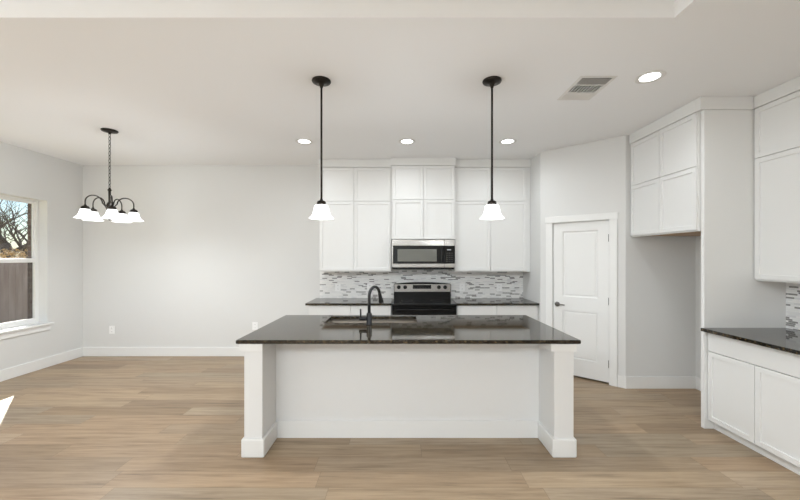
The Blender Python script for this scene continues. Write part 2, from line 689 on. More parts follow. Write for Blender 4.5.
# ------------------------------------------------------------------ pantry door
door = thing('door_1', 'white two panel pantry door in the angled wall', None, (PA.x, PA.y, 0), PANG, kind='structure')
c = MB()
CW, CT = 0.083, 0.018
c.box(D0 - CW, D0 + 0.004, -CT, 0.001, 0, DZ + 0.0, 0.003)
c.box(D1 - 0.004, D1 + CW, -CT, 0.001, 0, DZ + 0.0, 0.003)
c.box(D0 - CW - 0.008, D1 + CW + 0.008, -CT - 0.003, 0.001, DZ - 0.004, DZ + 0.078, 0.003)
c.build('casing', M['trim'], door)
j = MB()
j.box(D0, D0 + 0.008, 0.0, WT, 0, DZ).box(D1 - 0.008, D1, 0.0, WT, 0, DZ).box(D0, D1, 0.0, WT, DZ - 0.008, DZ)
j.build('jamb', M['trim'], door)
def door_leaf(x0, x1, z0, z1, y0, th):
    b = bmesh.new()
    st = 0.118
    xs = [x0, x0 + st, x1 - st, x1]
    zs = [z0, 0.245, 0.860, 1.045, z1 - 0.115, z1]
    g = [[b.verts.new((x, y0, z)) for x in xs] for z in zs]
    panels = []
    for i in range(5):
        for k in range(3):
            f = b.faces.new((g[i][k], g[i][k + 1], g[i + 1][k + 1], g[i + 1][k]))
            if k == 1 and i in (1, 3):
                panels.append(f)
    for f in panels:
        bmesh.ops.inset_region(b, faces=[f], thickness=0.014)
        bmesh.ops.translate(b, vec=(0, 0.013, 0), verts=f.verts)
        bmesh.ops.inset_region(b, faces=[f], thickness=0.020)
        bmesh.ops.inset_region(b, faces=[f], thickness=0.014)
        bmesh.ops.translate(b, vec=(0, -0.006, 0), verts=f.verts)
    m = MB()
    m._take(b)
    m.box(x0, x1, y0 + 0.0135, y0 + th, z0, z1)
    m.box(x0, x0 + 0.001, y0, y0 + th, z0, z1).box(x1 - 0.001, x1, y0, y0 + th, z0, z1)
    return m
leaf = door_leaf(D0 + 0.011, D1 - 0.011, 0.022, DZ - 0.011, 0.012, 0.036).build('door_panel', M['trim'], door)
hx, hz = 0.222, 0.935
h_ = MB()
h_.lathe([(0, 0), (0.031, 0), (0.033, 0.004), (0.030, 0.010), (0.012, 0.013), (0.011, 0.045), (0, 0.047)], (hx, 0.012, hz), 24, 'Y')
h_.tube([(hx, -0.030, hz), (hx + 0.02, -0.034, hz), (hx + 0.06, -0.034, hz + 0.001), (hx + 0.105, -0.030, hz - 0.002)], [0.010, 0.0105, 0.0095, 0.008], 12)
h_.build('lever_handle', M['nickel'], door)
for z in (0.25, 1.02, 1.80):
    MB().tube([(D1 - 0.010, 0.004, z - 0.045), (D1 - 0.010, 0.004, z + 0.045)], 0.0055, 10).build('hinge', M['nickel'], door)

# ------------------------------------------------------------------ dining window
win = thing('window_1', 'white single hung window in the left wall', None, (XL, 0, 0), 0, kind='structure')
gx = -0.124                      # inner face of the frame, set back in the wall
FW = 0.038
fr = MB()
fr.box(gx - 0.05, gx, WY1 - FW, WY1, WZ0, WZ1, 0.004).box(gx - 0.05, gx, WY0, WY0 + FW, WZ0, WZ1, 0.004)
fr.box(gx - 0.049, gx - 0.001, WY0 + FW - 0.003, WY1 - FW + 0.003, WZ1 - FW, WZ1, 0.002).box(gx - 0.049, gx - 0.001, WY0 + FW - 0.003, WY1 - FW + 0.003, WZ0, WZ0 + 0.045, 0.002)
fr.build('window_frame', M['trim'], win)
ym = (WY0 + WY1) / 2
def sash(z0, z1, dx, nm, top, bot):
    s = MB()
    a, b_ = WY0 + FW - 0.004, WY1 - FW + 0.004
    s.box(gx - 0.03 + dx, gx - 0.006 + dx, a, a + 0.019, z0, z1, 0.003).box(gx - 0.03 + dx, gx - 0.006 + dx, b_ - 0.019, b_, z0, z1, 0.003)
    s.box(gx - 0.029 + dx, gx - 0.007 + dx, a + 0.018, b_ - 0.018, z0, z0 + bot, 0.002).box(gx - 0.029 + dx, gx - 0.007 + dx, a + 0.018, b_ - 0.018, z1 - top, z1, 0.002)
    o = s.build(nm, M['trim'], win)
    MB().box(gx - 0.021 + dx, gx - 0.017 + dx, a + 0.01, b_ - 0.01, z0 + 0.01, z1 - 0.01).build('pane', M['glass'], o)
sash(1.505, WZ1 - 0.034, -0.018, 'upper_sash', 0.020, 0.045)
sash(WZ0 + 0.04, 1.545, 0.008, 'lower_sash', 0.055, 0.036)
MB().box(gx - 0.049, gx - 0.047, WY0 + 0.03, WY1 - 0.03, WZ0 + 0.03, 1.52).build('insect_screen', M['screen'], win)
MB().box(gx - 0.05, 0.0005, WY0, WY1, WZ0 - 0.03, WZ0 - 0.0005, 0.0).box(0.0, 0.050, WY0 - 0.055, WY1 + 0.055, WZ0 - 0.03, WZ0, 0.006).build('window_sill', M['trim'], win)
MB().box(0.0, 0.020, WY0 - 0.03, WY1 + 0.03, WZ0 - 0.105, WZ0 - 0.03, 0.004).build('sill_apron', M['trim'], win)
mb = MB()
x0, x1 = XL - T - 0.105, XL - T
BY1 = WY1 - 0.03
mb.box(x0, x1, BY1, YB + 1.0, -0.3, H).box(x0, x1, 1.5, WY0 + 0.03, -0.3, H).box(x0, x1, WY0 + 0.03, BY1, -0.3, WZ0 - 0.01).box(x0, x1, WY0 + 0.03, BY1, WZ1 - 0.01, H)
struct(mb, 'wall_exterior_brick', M['brick'], 'brown brick outside the window')

# made-up window behind the camera, added to go with the side fill light
def unseen_window(nm, loc, rot, w, z0, z1):
    r = thing(nm, None, None, loc, rot, kind='structure')
    f = MB()
    f.box(0, 0.06, 0, 0.06, z0, z1).box(w - 0.06, w, 0, 0.06, z0, z1).box(w / 2 - 0.03, w / 2 + 0.03, 0, 0.06, z0, z1)
    f.box(0.06, w - 0.06, 0.001, 0.059, z0, z0 + 0.06).box(0.06, w - 0.06, 0.001, 0.059, z1 - 0.06, z1)
    f.build('window_frame', M['trim'], r)
unseen_window('added_window', (XL - 0.09, -2.6, 0), PI / 2, 2.6, 0.4, 2.5)

# ------------------------------------------------------------------ kitchen island
IY = 3.080                       # recessed face of the island body
isl = thing('kitchen_island', 'white kitchen island base with two square end posts under dark granite', 'island', (0.0665, IY, 0))
ox, oy = 0.0665, IY
MB().box(-1.286, 1.292, 0.0, 0.03, 0, 0.89).build('body_panel', M['island'], isl)
MB().box(-1.286, -1.256, 0.03, 0.855, 0, 0.89).build('side_panel', M['island'], isl)
MB().box(1.262, 1.292, 0.03, 0.855, 0, 0.89).build('side_panel', M['island'], isl)
MB().box(-1.256, 1.262, 0.835, 0.855, 0, 0.89).build('back_panel', M['island'], isl)
MB().box(-1.13, 1.14, -0.014, 0.0, 0, 0.148, 0.003).build('baseboard', M['trim'], isl)
for sx, (a, b_) in ((-1, (-1.22 - ox, -1.075 - ox)), (1, (1.205 - ox, 1.359 - ox))):
    yf = 2.775 - oy
    post = MB().box(a, b_, yf, 0.0, 0, 0.89, 0.006).build('end_post', M['island'], isl)
    MB().box(a - 0.018, b_ + 0.018, yf - 0.017, -0.014, 0, 0.146, 0.012, 3).build('plinth', M['trim'], post)
    lo, hi = (0.036, 0.004) if sx < 0 else (0.028, 0.018)
    MB().box(a - lo, b_ + hi, yf - 0.012, 0.0, 0.826, 0.89, 0.003).build('cap_block', M['trim'], post)

# granite slab with the sink cut-out
CT0, CT1 = 0.8905, 0.92
IX0, IX1, IY0, IY1 = -1.271, 1.400, 2.747, 3.951
SX0, SX1, SY0, SY1 = -0.744, 0.171, 3.490, 3.857
def slab_with_hole(x0, x1, y0, y1, hx0, hx1, hy0, hy1, z0, z1):
    b = bmesh.new()
    def ring(pts, z):
        return [b.verts.new((p[0], p[1], z)) for p in pts]
    O = [(x0, y0), (x1, y0), (x1, y1), (x0, y1)]
    I = [(hx0, hy0), (hx1, hy0), (hx1, hy1), (hx0, hy1)]
    ot, it, ob, ib = ring(O, z1), ring(I, z1), ring(O, z0), ring(I, z0)
    for k in range(4):
        q = (k + 1) % 4
        b.faces.new((ot[k], ot[q], it[q], it[k]))
        b.faces.new((ob[q], ob[k], ib[k], ib[q]))
        b.faces.new((ot[k], ob[k], ob[q], ot[q]))
        b.faces.new((it[q], ib[q], ib[k], it[k]))
    bmesh.ops.recalc_face_normals(b, faces=b.faces)
    eds = [e for e in b.edges if len(e.link_faces) == 2 and e.calc_face_angle() > 1.0 and abs(e.verts[0].co.z - e.verts[1].co.z) < 1e-6]
    bmesh.ops.bevel(b, geom=eds, offset=0.003, segments=2, affect='EDGES')
    m = MB()
    m._take(b)
    return m
slab = slab_with_hole(IX0, IX1, IY0, IY1, SX0, SX1, SY0, SY1, CT0, CT1).build('granite_countertop', M['granite'])
tag(slab, 'long dark granite island countertop with a sink cut into it', 'countertop')

snk = thing('undermount_sink', 'stainless steel sink basin set under the island granite behind the black tap', 'sink', ((SX0 + SX1) / 2, (SY0 + SY1) / 2, 0.66))
w2, d2 = (SX1 - SX0) / 2 + 0.006, (SY1 - SY0) / 2 + 0.006
def basin(w2, d2, zt, zb, t=0.0025, rad=0.03):
    b = bmesh.new()
    def loop(w, d, z, r):
        out = []
        for cx, cy, a0 in ((w - r, d - r, 0), (-w + r, d - r, 90), (-w + r, -d + r, 180), (w - r, -d + r, 270)):
            for k in range(5):
                a = math.radians(a0 + k * 22.5)
                out.append(b.verts.new((cx + r * math.cos(a), cy + r * math.sin(a), z)))
        return out
    L = [loop(w2 + 0.018, d2 + 0.018, zt - t, rad), loop(w2 + 0.018, d2 + 0.018, zt, rad), loop(w2, d2, zt, rad), loop(w2 - 0.004, d2 - 0.004, zb + 0.02, rad), loop(w2 - 0.022, d2 - 0.022, zb, rad)]
    for A, B in zip(L, L[1:]):
        n = len(A)
        for k in range(n):
            f = b.faces.new((A[k], A[(k + 1) % n], B[(k + 1) % n], B[k]))
            f.smooth = True
    b.faces.new(L[-1])
    bmesh.ops.recalc_face_normals(b, faces=b.faces)
    m = MB()
    m._take(b)
    return m
basin(w2, d2, CT0 - 0.66 - 0.0005, 0.02).build('basin', M['sink'], snk)
MB().lathe([(0, 0.004), (0.030, 0.004), (0.042, 0.006), (0.045, 0.002), (0.045, 0.0)], (0.05, 0.04, 0.0205), 24).build('drain', M['nickel'], snk)

fct = thing('kitchen_faucet', 'tall matte black gooseneck tap standing on the island granite', 'tap', (-0.292, 3.366, CT1), math.radians(-32))
MB().lathe([(0, 0), (0.028, 0), (0.028, 0.005), (0.0255, 0.008), (0.0255, 0.105), (0.018, 0.118), (0, 0.118)], n=28).build('base_body', M['blackmetal'], fct)
pts = [(0, 0, 0.11), (0, 0, 0.2), (0, 0, 0.27)]
R_ = 0.085
for k in range(1, 15):
    a = math.radians(k * 168 / 14)
    pts.append((0, R_ - R_ * math.cos(a), 0.27 + R_ * math.sin(a)))
MB().tube(pts, 0.0145, 16).build('gooseneck_spout', M['blackmetal'], fct)
e = Vector(pts[-1])
dv = (Vector(pts[-1]) - Vector(pts[-2])).normalized()
MB().tube([e, e + dv * 0.02, e + dv * 0.05, e + dv * 0.085, e + dv * 0.098], [0.0155, 0.0175, 0.019, 0.026, 0.025], 18).build('spray_head', M['blackmetal'], fct)
hd = MB()
ca, sa = math.cos(math.radians(32)), math.sin(math.radians(32))
hp = lambda x, z: (x * ca, x * sa, z)   # keeps the lever parallel to the counter edge
hd.tube([hp(-0.015, 0.060), hp(-0.05, 0.060), hp(-0.095, 0.060)], [0.017, 0.017, 0.016], 16)
hd.tube([hp(-0.080, 0.066), hp(-0.081, 0.11), hp(-0.082, 0.152)], [0.0085, 0.008, 0.0075], 12)
hd.build('lever_handle', M['blackmetal'], fct)

# ------------------------------------------------------------------ cabinets
def cabinet(name, label, loc, rotz, w, depth, z0, z1, fronts, toe=None, crown=None, underside=False, crown_side=(0, 0), cat='cabinet', frame_l=0.0):
    """local frame: x along the front, front faces at y=0, body behind; root at the cabinet's base"""
    r = thing(name, label, cat, loc, rotz)
    body = MB().box(0, w, 0.021, depth, z0, z1, 0.001)
    body.build('cabinet_box', M['cabinet'], r)
    if underside:
        MB().box(0.018, w - 0.018, 0.045, depth - 0.004, z0 - 0.003, z0 + 0.004).build('underside_panel', M['under'], r)
        MB().box(0.0, w, 0.021, 0.040, z0 - 0.012, z0).build('light_rail', M['cabinet'], r)
    for kind, a, b_, c0, c1 in fronts:
        if kind == 'door':
            MB().door(a, b_, c0, c1).build('door', M['cabinet'], r)
        else:
            MB().door(a, b_, c0, c1, stile=0).build('drawer_front', M['cabinet'], r)
    if toe:
        MB().box(0, w, toe[0], toe[0] + 0.016, 0, z0).build('toe_kick', M['cabinet'], r)
    if crown:
        a, b_ = crown_side
        pr = 0.010
        c0, c1 = crown
        cm = MB()
        cm.box(-a, w + b_, -pr, depth, c0, c1, 0.002)
        cm.build('crown_board', M['cabinet'], r)
    return r

G = 0.0028
UF, MF = 5.280, 5.190
def two_rows(x0, xm, x1, z0, zs, z1):
    o = []
    for a, b_ in ((x0 + G, xm - G), (xm + G, x1 - G)):
        o.append(('door', a, b_, z0 + G, zs - G))
        o.append(('door', a, b_, zs + G, z1 - G))
    return o

CRT = H - 0.001
# left group
x0 = -1.200
cabinet('wall_cabinet', 'white four door wall cabinet to the ceiling left of the microwave', (x0, UF, 1.36), 0, 1.072, YB - UF - 0.001, 0, 1.545,
        two_rows(0.004, 0.515, 1.070, 0, 1.038, 1.543), crown=(1.545, CRT - 1.36), underside=True, crown_side=(0.006, 0))
# middle group
x0 = -0.126
cabinet('wall_cabinet', 'white four door wall cabinet directly above the steel microwave', (x0, MF, 1.828), 0, 0.938, YB - MF - 0.001, 0, 1.077,
        two_rows(0.016, 0.469, 0.922, 0, 0.577, 1.075), crown=(1.077, CRT - 1.828), crown_side=(0.006, 0.006))
# right group
x0 = 0.814
cabinet('wall_cabinet', 'white four door wall cabinet to the ceiling right of the microwave', (x0, UF, 1.36), 0, XS - 0.016 - x0, YB - UF - 0.001, 0, 1.545,
        two_rows(0.002, 0.535, 1.072, 0, 1.038, 1.543), crown=(1.545, CRT - 1.36), underside=True)

# back base cabinets
BF = 4.985
def base_fronts(xs, zd=0.715, zb=0.10, zt=0.885):
    o = []
    for a, b_ in zip(xs, xs[1:]):
        o.append(('drawer', a + G, b_ - G, zd + G, zt))
        o.append(('door', a + G, b_ - G, zb, zd - G))
    return o
cabinet('base_cabinet', 'white base cabinet under the back counter left of the black range', (-1.29, BF, 0), 0, 1.170, YB - BF - 0.02, 0.095, 0.89,
        base_fronts([0.004, 0.594, 1.166]), toe=(0.075,))
cabinet('base_cabinet', 'white base cabinet under the back counter right of the black range', (0.797, BF, 0), 0, XS - 0.016 - 0.797, YB - BF - 0.02, 0.095, 0.89,
        base_fronts([0.004, 0.562, 1.120]), toe=(0.075,))
o = MB().box(-1.322, -0.116, 4.950, YB - 0.0095, 0.8905, 0.92, 0.003).build('granite_countertop', M['granite'])
tag(o, 'short dark granite countertop against the tiled wall left of the range', 'countertop')
o = MB().box(0.792, XS - 0.0145, 4.950, YB - 0.0095, 0.8905, 0.92, 0.003).build('granite_countertop', M['granite'])
tag(o, 'short dark granite countertop against the tiled wall right of the range', 'countertop')

# fridge enclosure: tall side panel plus the cabinet over the empty recess
FX = 2.735
UX = 3.219
FY0, FY1 = 3.235, 3.272
WF = PB.y - 0.018 - FY1 - 0.004
fc = cabinet('refrigerator_surround', 'white four door cabinet over the empty fridge recess with its tall end panel', (FX, PB.y - 0.018, 1.815), -PI / 2, WF, XR - FX - 0.002, 0, 1.09,
             two_rows(0.004, WF / 2, WF - 0.003, 0.0, 0.588, 1.088), crown=(1.09, CRT - 1.815), underside=True)
XP = XR - FX - 0.002
MB().box(WF + 0.004, WF + 0.041, 0.038, XP, -1.815, 1.09, 0.002).build('end_panel', M['cabinet'], fc)
MB().box(WF, WF + 0.060, -0.0095, UX - FX - 0.014, 1.09, CRT - 1.815, 0.002).build('end_crown_board', M['cabinet'], fc)

# right run
RF = 2.800
WR = 0.862
cabinet('base_cabinet', 'white base cabinet with one wide drawer front under the right counter', (RF, FY0 - 0.001, 0), -PI / 2, WR, XR - RF - 0.012, 0.083, 0.89,
        [('drawer', 0.004, WR - 0.004, 0.714, 0.880), ('door', 0.004, 0.427, 0.086, 0.708), ('door', 0.431, WR - 0.004, 0.086, 0.708)], toe=(0.062,))
o = MB().box(2.737, XR - 0.0095, FY0 - WR - 0.015, FY0 - 0.001, 0.8905, 0.92, 0.003).build('granite_countertop', M['granite'])
tag(o, 'dark granite countertop on the right wall beside the tall white panel', 'countertop')
UX = 3.219
cabinet('wall_cabinet', 'white wall cabinet to the ceiling on the right wall above the side counter', (UX, FY0 - 0.001, 1.362), -PI / 2, WR, XR - UX - 0.002, 0, 1.548,
        two_rows(0.006, 0.431, WR - 0.004, 0, 1.092, 1.546), crown=(1.548, CRT - 1.362), underside=True)

# ------------------------------------------------------------------ microwave
MX0, MX1, MZ0, MZ1, MYF = -0.121, 0.798, 1.398, 1.822, 5.160
mw = thing('microwave', 'stainless steel microwave with black window hung over the range', 'microwave', (MX0, MYF, MZ0))
mwW, mwH = MX1 - MX0, MZ1 - MZ0
MB().box(0, mwW, 0.03, YB - MYF - 0.01, 0.0, mwH, 0.003).build('case', M['blackenamel'], mw)
dr = MB()
DW = 0.765
dr.box(0, DW, -0.004, 0.03, mwH - 0.092, mwH - 0.002, 0.006).box(0, DW, -0.004, 0.03, 0.016, 0.074, 0.006)
dr.box(0, 0.02, 0.0, 0.03, 0.03, mwH - 0.05)
mwd = dr.build('oven_door', M['steel'], mw)
MB().box(0.018, DW, -0.003, 0.028, 0.074, mwH - 0.092, 0.001).build('door_glass', M['blackglass'], mwd)
MB().box(0.085, 0.655, -0.0045, 0.0, 0.105, mwH - 0.140, 0.001).build('window', M['greyglass'], mwd)
MB().box(0.715, 0.742, -0.022, -0.003, 0.085, mwH - 0.105, 0.008).build('handle', M['blackenamel'], mwd)
cp = MB()
cp.box(DW + 0.003, mwW, -0.003, 0.03, 0.016, mwH - 0.002, 0.002)
cpo = cp.build('control_panel', M['blackglass'], mw)
MB().box(DW + 0.003, mwW, -0.005, 0.0, mwH - 0.092, mwH - 0.002, 0.002).build('trim_band', M['steel'], cpo)
MB().box(DW + 0.003, mwW, -0.005, 0.0, 0.016, 0.074, 0.002).build('trim_band', M['steel'], cpo)
MB().box(0.805, 0.862, -0.0042, -0.003, 0.268, 0.280).build('display', M['displaymark'], cpo)
for r_ in range(5):
    for k in range(3):
        MB().box(0.795 + k * 0.036, 0.817 + k * 0.036, -0.0042, -0.003, 0.100 + r_ * 0.030, 0.109 + r_ * 0.030).build('key', M['greymark'], cpo)
MB().box(0.01, mwW - 0.01, 0.01, 0.2, -0.012, 0.016, 0.003).build('vent_grille', M['blackenamel'], mw)

# ------------------------------------------------------------------ range
RX0, RX1 = -0.110, 0.786
rg = thing('electric_range', 'black electric range with steel control panel between the back counters', 'range', (RX0, 4.90, 0))
rw = RX1 - RX0
MB().box(0.004, rw - 0.004, 0.04, 0.69, 0.05, 0.895, 0.003).build('oven_body', M['blackenamel'], rg)
ck = MB()
ck.box(0, rw, 0.0, 0.60, 0.895, 0.918, 0.006)
cko = ck.build('glass_cooktop', M['blackglass'], rg)
MB().box(0.0, rw, -0.016, 0.002, 0.893, 0.914, 0.005).build('front_trim', M['blackenamel'], cko)
MB().box(0.0, 0.007, 0.006, 0.60, 0.9175, 0.9205, 0.001).box(rw - 0.007, rw, 0.006, 0.60, 0.9175, 0.9205, 0.001).box(0.007, rw - 0.007, 0.0, 0.006, 0.9165, 0.9195, 0.001).build('edge_trim', M['edge'], cko)
for px, py, rr in ((0.21, 0.16, 0.105), (0.67, 0.16, 0.085), (0.21, 0.43, 0.085), (0.67, 0.43, 0.105)):
    MB().lathe([(rr, 0.0), (rr, 0.0006), (rr - 0.004, 0.0006), (rr - 0.004, 0.0)], (px, py, 0.918), 40).build('burner_ring', M['greymark'], cko)
od = MB()
od.box(0.004, rw - 0.004, 0.0, 0.04, 0.235, 0.885, 0.006)
odo = od.build('oven_door', M['blackglass'], rg)
hb = MB()
hb.tube([(0.05, -0.045, 0.845), (rw - 0.05, -0.045, 0.845)], 0.012, 14)
hb.tube([(0.08, 0.0, 0.845), (0.08, -0.045, 0.845)], 0.010, 10).tube([(rw - 0.08, 0.0, 0.845), (rw - 0.08, -0.045, 0.845)], 0.010, 10)
hb.build('door_handle', M['blackenamel'], odo)
MB().box(0.12, rw - 0.12, -0.0012, 0.002, 0.36, 0.72).build('oven_window', M['greyglass'], odo)
MB().box(0.004, rw - 0.004, 0.0, 0.04, 0.065, 0.228, 0.006).build('storage_drawer', M['blackenamel'], rg)
MB().box(0.03, rw - 0.03, 0.06, 0.66, 0.0, 0.06).build('plinth', M['blackenamel'], rg)
def arch(x0, x1, zb, zt, rise, n=18):
    p = [(x0, zb), (x1, zb), (x1, zt)]
    for k in range(1, n):
        t = k / n
        x = x1 + (x0 - x1) * t
        p.append((x, zt + rise * math.sin(PI * t) ** 0.8))
    p.append((x0, zt))
    return p
bg = MB().prism_y(arch(0.015, rw + 0.002, 0.90, 1.150, 0.026), 0.605, 0.70, bev=0.003).build('backguard', M['blackenamel'], rg)
cpn = MB().prism_y([(0.022, 1.030), (rw - 0.005, 1.030), (rw - 0.005, 1.146), (0.022, 1.146)], 0.592, 0.606, bev=0.003).build('control_panel', M['steel'], bg)
MB().box(0.308, 0.592, 0.590, 0.594, 1.076, 1.136, 0.001).build('display', M['blackglass'], cpn)
for k in range(6):
    MB().box(0.325 + k * 0.043, 0.350 + k * 0.043, 0.5893, 0.5905, 1.086, 1.092).build('display_key', M['greymark'], cpn)
for kx in (0.091, 0.190, 0.712, 0.808):
    MB().lathe([(0, 0.030), (0.020, 0.030), (0.024, 0.026), (0.026, 0.008), (0.030, 0.004), (0.030, 0.0)], (kx, 0.593, 1.100), 24, 'Y').build('knob', M['blackenamel'], cpn)

# ------------------------------------------------------------------ pendants
def bell(s=1.0):
    p = [(0.030, 0.115), (0.050, 0.113), (0.060, 0.100), (0.064, 0.075), (0.069, 0.050), (0.080, 0.026), (0.095, 0.010), (0.105, 0.0)]
    inner = [(r - 0.004, z - (0.0 if z < 0.02 else 0.003)) for r, z in p[::-1]]
    return [(r * s, z * s) for r, z in p + inner]
pn = thing('pendant_light', 'left black rod pendant with frosted white bell shade above the island', 'pendant lamp', (-0.648, 2.928, H), 0, 'pendants over the island')
MB().lathe([(0, 0), (0.076, 0), (0.078, -0.008), (0.074, -0.016), (0.055, -0.022), (0.024, -0.027), (0.014, -0.050), (0.0105, -0.062), (0, -0.062)], n=36).build('canopy', M['bronze'], pn)
MB().tube([(0, 0, -0.055), (0, 0, -0.992)], 0.0085, 14).build('rod', M['bronze'], pn)
MB().lathe([(0, -0.972), (0.010, -0.975), (0.013, -0.988), (0.032, -0.996), (0.037, -1.008), (0.037, -1.026), (0, -1.026)], n=28).build('shade_holder', M['bronze'], pn)
MB().lathe([(r, z - 1.138) for r, z in bell(0.96)], n=40).build('bell_shade', M['shade'], pn)
bulb('pendant_bulb', (0, 0, -1.105), BULB_PENDANT, pn)
p2 = copy_tree(pn)
p2.location.x = 0.759
p2['label'] = 'right black rod pendant with frosted white bell shade above the island'

# ------------------------------------------------------------------ chandelier
cz = 1.984
ch = thing('chandelier', 'dark bronze chandelier of five white bell shades hanging near the window', 'chandelier', (-3.333, 4.075, H))
MB().lathe([(0, 0), (0.080, 0), (0.082, -0.006), (0.076, -0.016), (0.045, -0.024), (0.014, -0.030), (0.012, -0.045), (0, -0.045)], n=36).build('canopy', M['bronze'], ch)
def zz(z): return z - H
cm = MB()
ztop, zbot = zz(2.985), zz(2.355)
nl = 15
pitch = (ztop - zbot) / nl
for k in range(nl):
    zc = ztop - pitch * (k + 0.5)
    hh, ww = pitch * 0.60, 0.0115
    lp = []
    for q in range(16):
        a = 2 * PI * q / 16
        xx, z_ = ww * math.cos(a), hh * math.sin(a)
        lp.append((xx, 0, zc + z_) if k % 2 else (0, xx, zc + z_))
    cm.tube(lp, 0.0027, 6, closed=True)
cm.tube([(0.004, 0.003, ztop), (0.006, -0.005, (ztop * 2 + zbot) / 3), (-0.005, 0.004, (ztop + 2 * zbot) / 3), (0, 0, zbot)], 0.0015, 5)
cm.build('chain', M['bronze'], ch)
MB().lathe([(0, 2.362), (0.010, 2.360), (0.013, 2.345), (0.020, 2.338), (0.020, 2.330), (0.013, 2.322), (0.012, 2.20), (0.022, 2.185), (0.030, 2.165), (0.030, 2.085), (0.022, 2.060), (0.012, 2.045), (0.010, 2.020), (0.015, 2.005), (0.010, 1.990), (0, 1.984)], (0, 0, -H), 24).build('center_stem', M['bronze'], ch)
for k in range(5):
    th = math.radians(44.8 + 72 * k)
    dx, dy = math.sin(th), -math.cos(th)
    R = 0.225
    hz = zz(2.128)
    ap = []
    # leaves the stem low, rises, arches over and comes down on the shade holder
    for t in range(0, 6):
        s = t / 5
        ap.append((0.024 + 0.045 * s ** 1.6, zz(2.10) + (zz(2.175) - zz(2.10)) * s))
    cxr, rx_, rz_ = 0.147, 0.078, 0.076
    for t in range(1, 13):
        a = PI - t * PI / 12
        ap.append((cxr + rx_ * math.cos(a), zz(2.175) + rz_ * math.sin(a)))
    ap.append((R, hz))
    arm = MB().tube([(r * dx, r * dy, z) for r, z in ap], 0.0068, 8).build('arm', M['bronze'], ch)
    c_ = (R * dx, R * dy, 0)
    MB().lathe([(0, hz + 0.012), (0.010, hz + 0.010), (0.013, hz), (0.030, hz - 0.008), (0.040, hz - 0.022), (0.039, hz - 0.040), (0, hz - 0.040)], c_, 20).build('socket_cup', M['bronze'], arm)
    MB().lathe([(r * (0.94 - 1.6 * z), z * 0.88 + hz - 0.138) for r, z in bell(1.0)], c_, 32).build('bell_shade', M['shade'], arm)
    bulb('chandelier_bulb', (c_[0], c_[1], hz - 0.100), BULB_CHANDELIER, ch)

# ------------------------------------------------------------------ ceiling fixtures
def can(x, y, label):
    r = thing('recessed_light', label, 'ceiling light', (x, y, H), 0, 'recessed ceiling lights')
    MB().lathe([(0.071, -0.0008), (0.106, -0.0008), (0.107, -0.003), (0.102, -0.006), (0.080, -0.005), (0.071, -0.002), (0.071, -0.0008)], n=40).build('trim_ring', M['ventwhite'], r)
    MB().lathe([(0, -0.0012), (0.071, -0.0012), (0.071, -0.003), (0, -0.003)], n=40).build('lens', M['lens'], r)
    bulb('downlight_lamp', (0, 0, -0.012), DOWNLIGHT, r, True)
can(2.020, 2.871, 'round lit recessed light nearest the viewer, beside the ceiling air vent')
can(-1.205, 4.465, 'round lit recessed light left of the left pendant, over the back counter end')
can(0.088, 4.465, 'round lit recessed light midway between the two pendants, before the microwave cabinet')
can(1.354, 4.465, 'round lit recessed light just right of the right pendant')

vt = thing('air_vent', 'white rectangular ceiling air register with three louvre banks', 'vent', (1.601, 3.069, H))
vw, vd = 0.149, 0.2175
f_ = MB()
bw = 0.028
f_.box(-vw, vw, -vd, -vd + bw, -0.0045, -0.0005, 0.0012).box(-vw, vw, vd - bw, vd, -0.0045, -0.0005, 0.0012)
f_.box(-vw, -vw + bw, -vd + bw, vd - bw, -0.0044, -0.0006).box(vw - bw, vw, -vd + bw, vd - bw, -0.0044, -0.0006)
yb = [-vd + bw, -0.075, 0.070, vd - bw]
f_.box(-vw + bw, vw - bw, yb[1] - 0.009, yb[1] + 0.009, -0.006, -0.0005).box(-vw + bw, vw - bw, yb[2] - 0.009, yb[2] + 0.009, -0.006, -0.0005)
f_.build('register_frame', M['ventwhite'], vt)
MB().box(-vw + 0.02, vw - 0.02, -vd + 0.02, vd - 0.02, -0.0012, -0.0004).build('duct_opening', M['ventdark'], vt)
def bank(y0, y1, along_x, ang, n):
    m = MB()
    for k in range(n):
        t = (k + 0.5) / n
        if along_x:
            yc = y0 + (y1 - y0) * t
            m.box(-vw + bw, vw - bw, yc - 0.0006, yc + 0.0006, -0.0125, -0.0015, rot=Matrix.Rotation(ang, 4, 'X'))
        else:
            xc = (-vw + bw) + 2 * (vw - bw) * t
            m.box(xc - 0.0016, xc + 0.0016, y0, y1, -0.012, -0.0015, rot=Matrix.Rotation(ang, 4, 'Y'))
    m.build('louvre_bank', M['ventwhite'], vt)
bank(yb[0], yb[1] - 0.01, True, math.radians(-40), 9)
bank(yb[1] + 0.01, yb[2] - 0.01, False, math.radians(0), 9)
bank(yb[2] + 0.01, yb[3], True, math.radians(52), 9)

# ------------------------------------------------------------------ outlets
def outlet(x, y, z, label, double=False, gang=1):
    r = thing('wall_outlet', label, 'outlet', (x, y, z))
    w = 0.043 * gang
    MB().box(-w, w, -0.007, 0.0, -0.062, 0.062, 0.004).build('cover_plate', M['plastic'], r)
    for s in (-1, 1):
        f = MB().box(-0.017, 0.017, -0.009, -0.006, s * 0.026 - 0.017, s * 0.026 + 0.017, 0.003).build('receptacle', M['plastic'], r)
        MB().box(-0.008, -0.0055, -0.0096, -0.0088, s * 0.026 - 0.006, s * 0.026 + 0.006).box(0.0055, 0.008, -0.0096, -0.0088, s * 0.026 - 0.006, s * 0.026 + 0.006).build('slot', M['darkslot'], f)
ty = YB - 0.0092
outlet(-0.980, ty, 1.090, 'white outlet on the mosaic tile near the left end of the back counter')
outlet(-0.476, ty, 1.090, 'white outlet on the mosaic tile left of the range, behind the tap')
outlet(0.983, ty, 1.090, 'white outlet on the mosaic tile just right of the range')
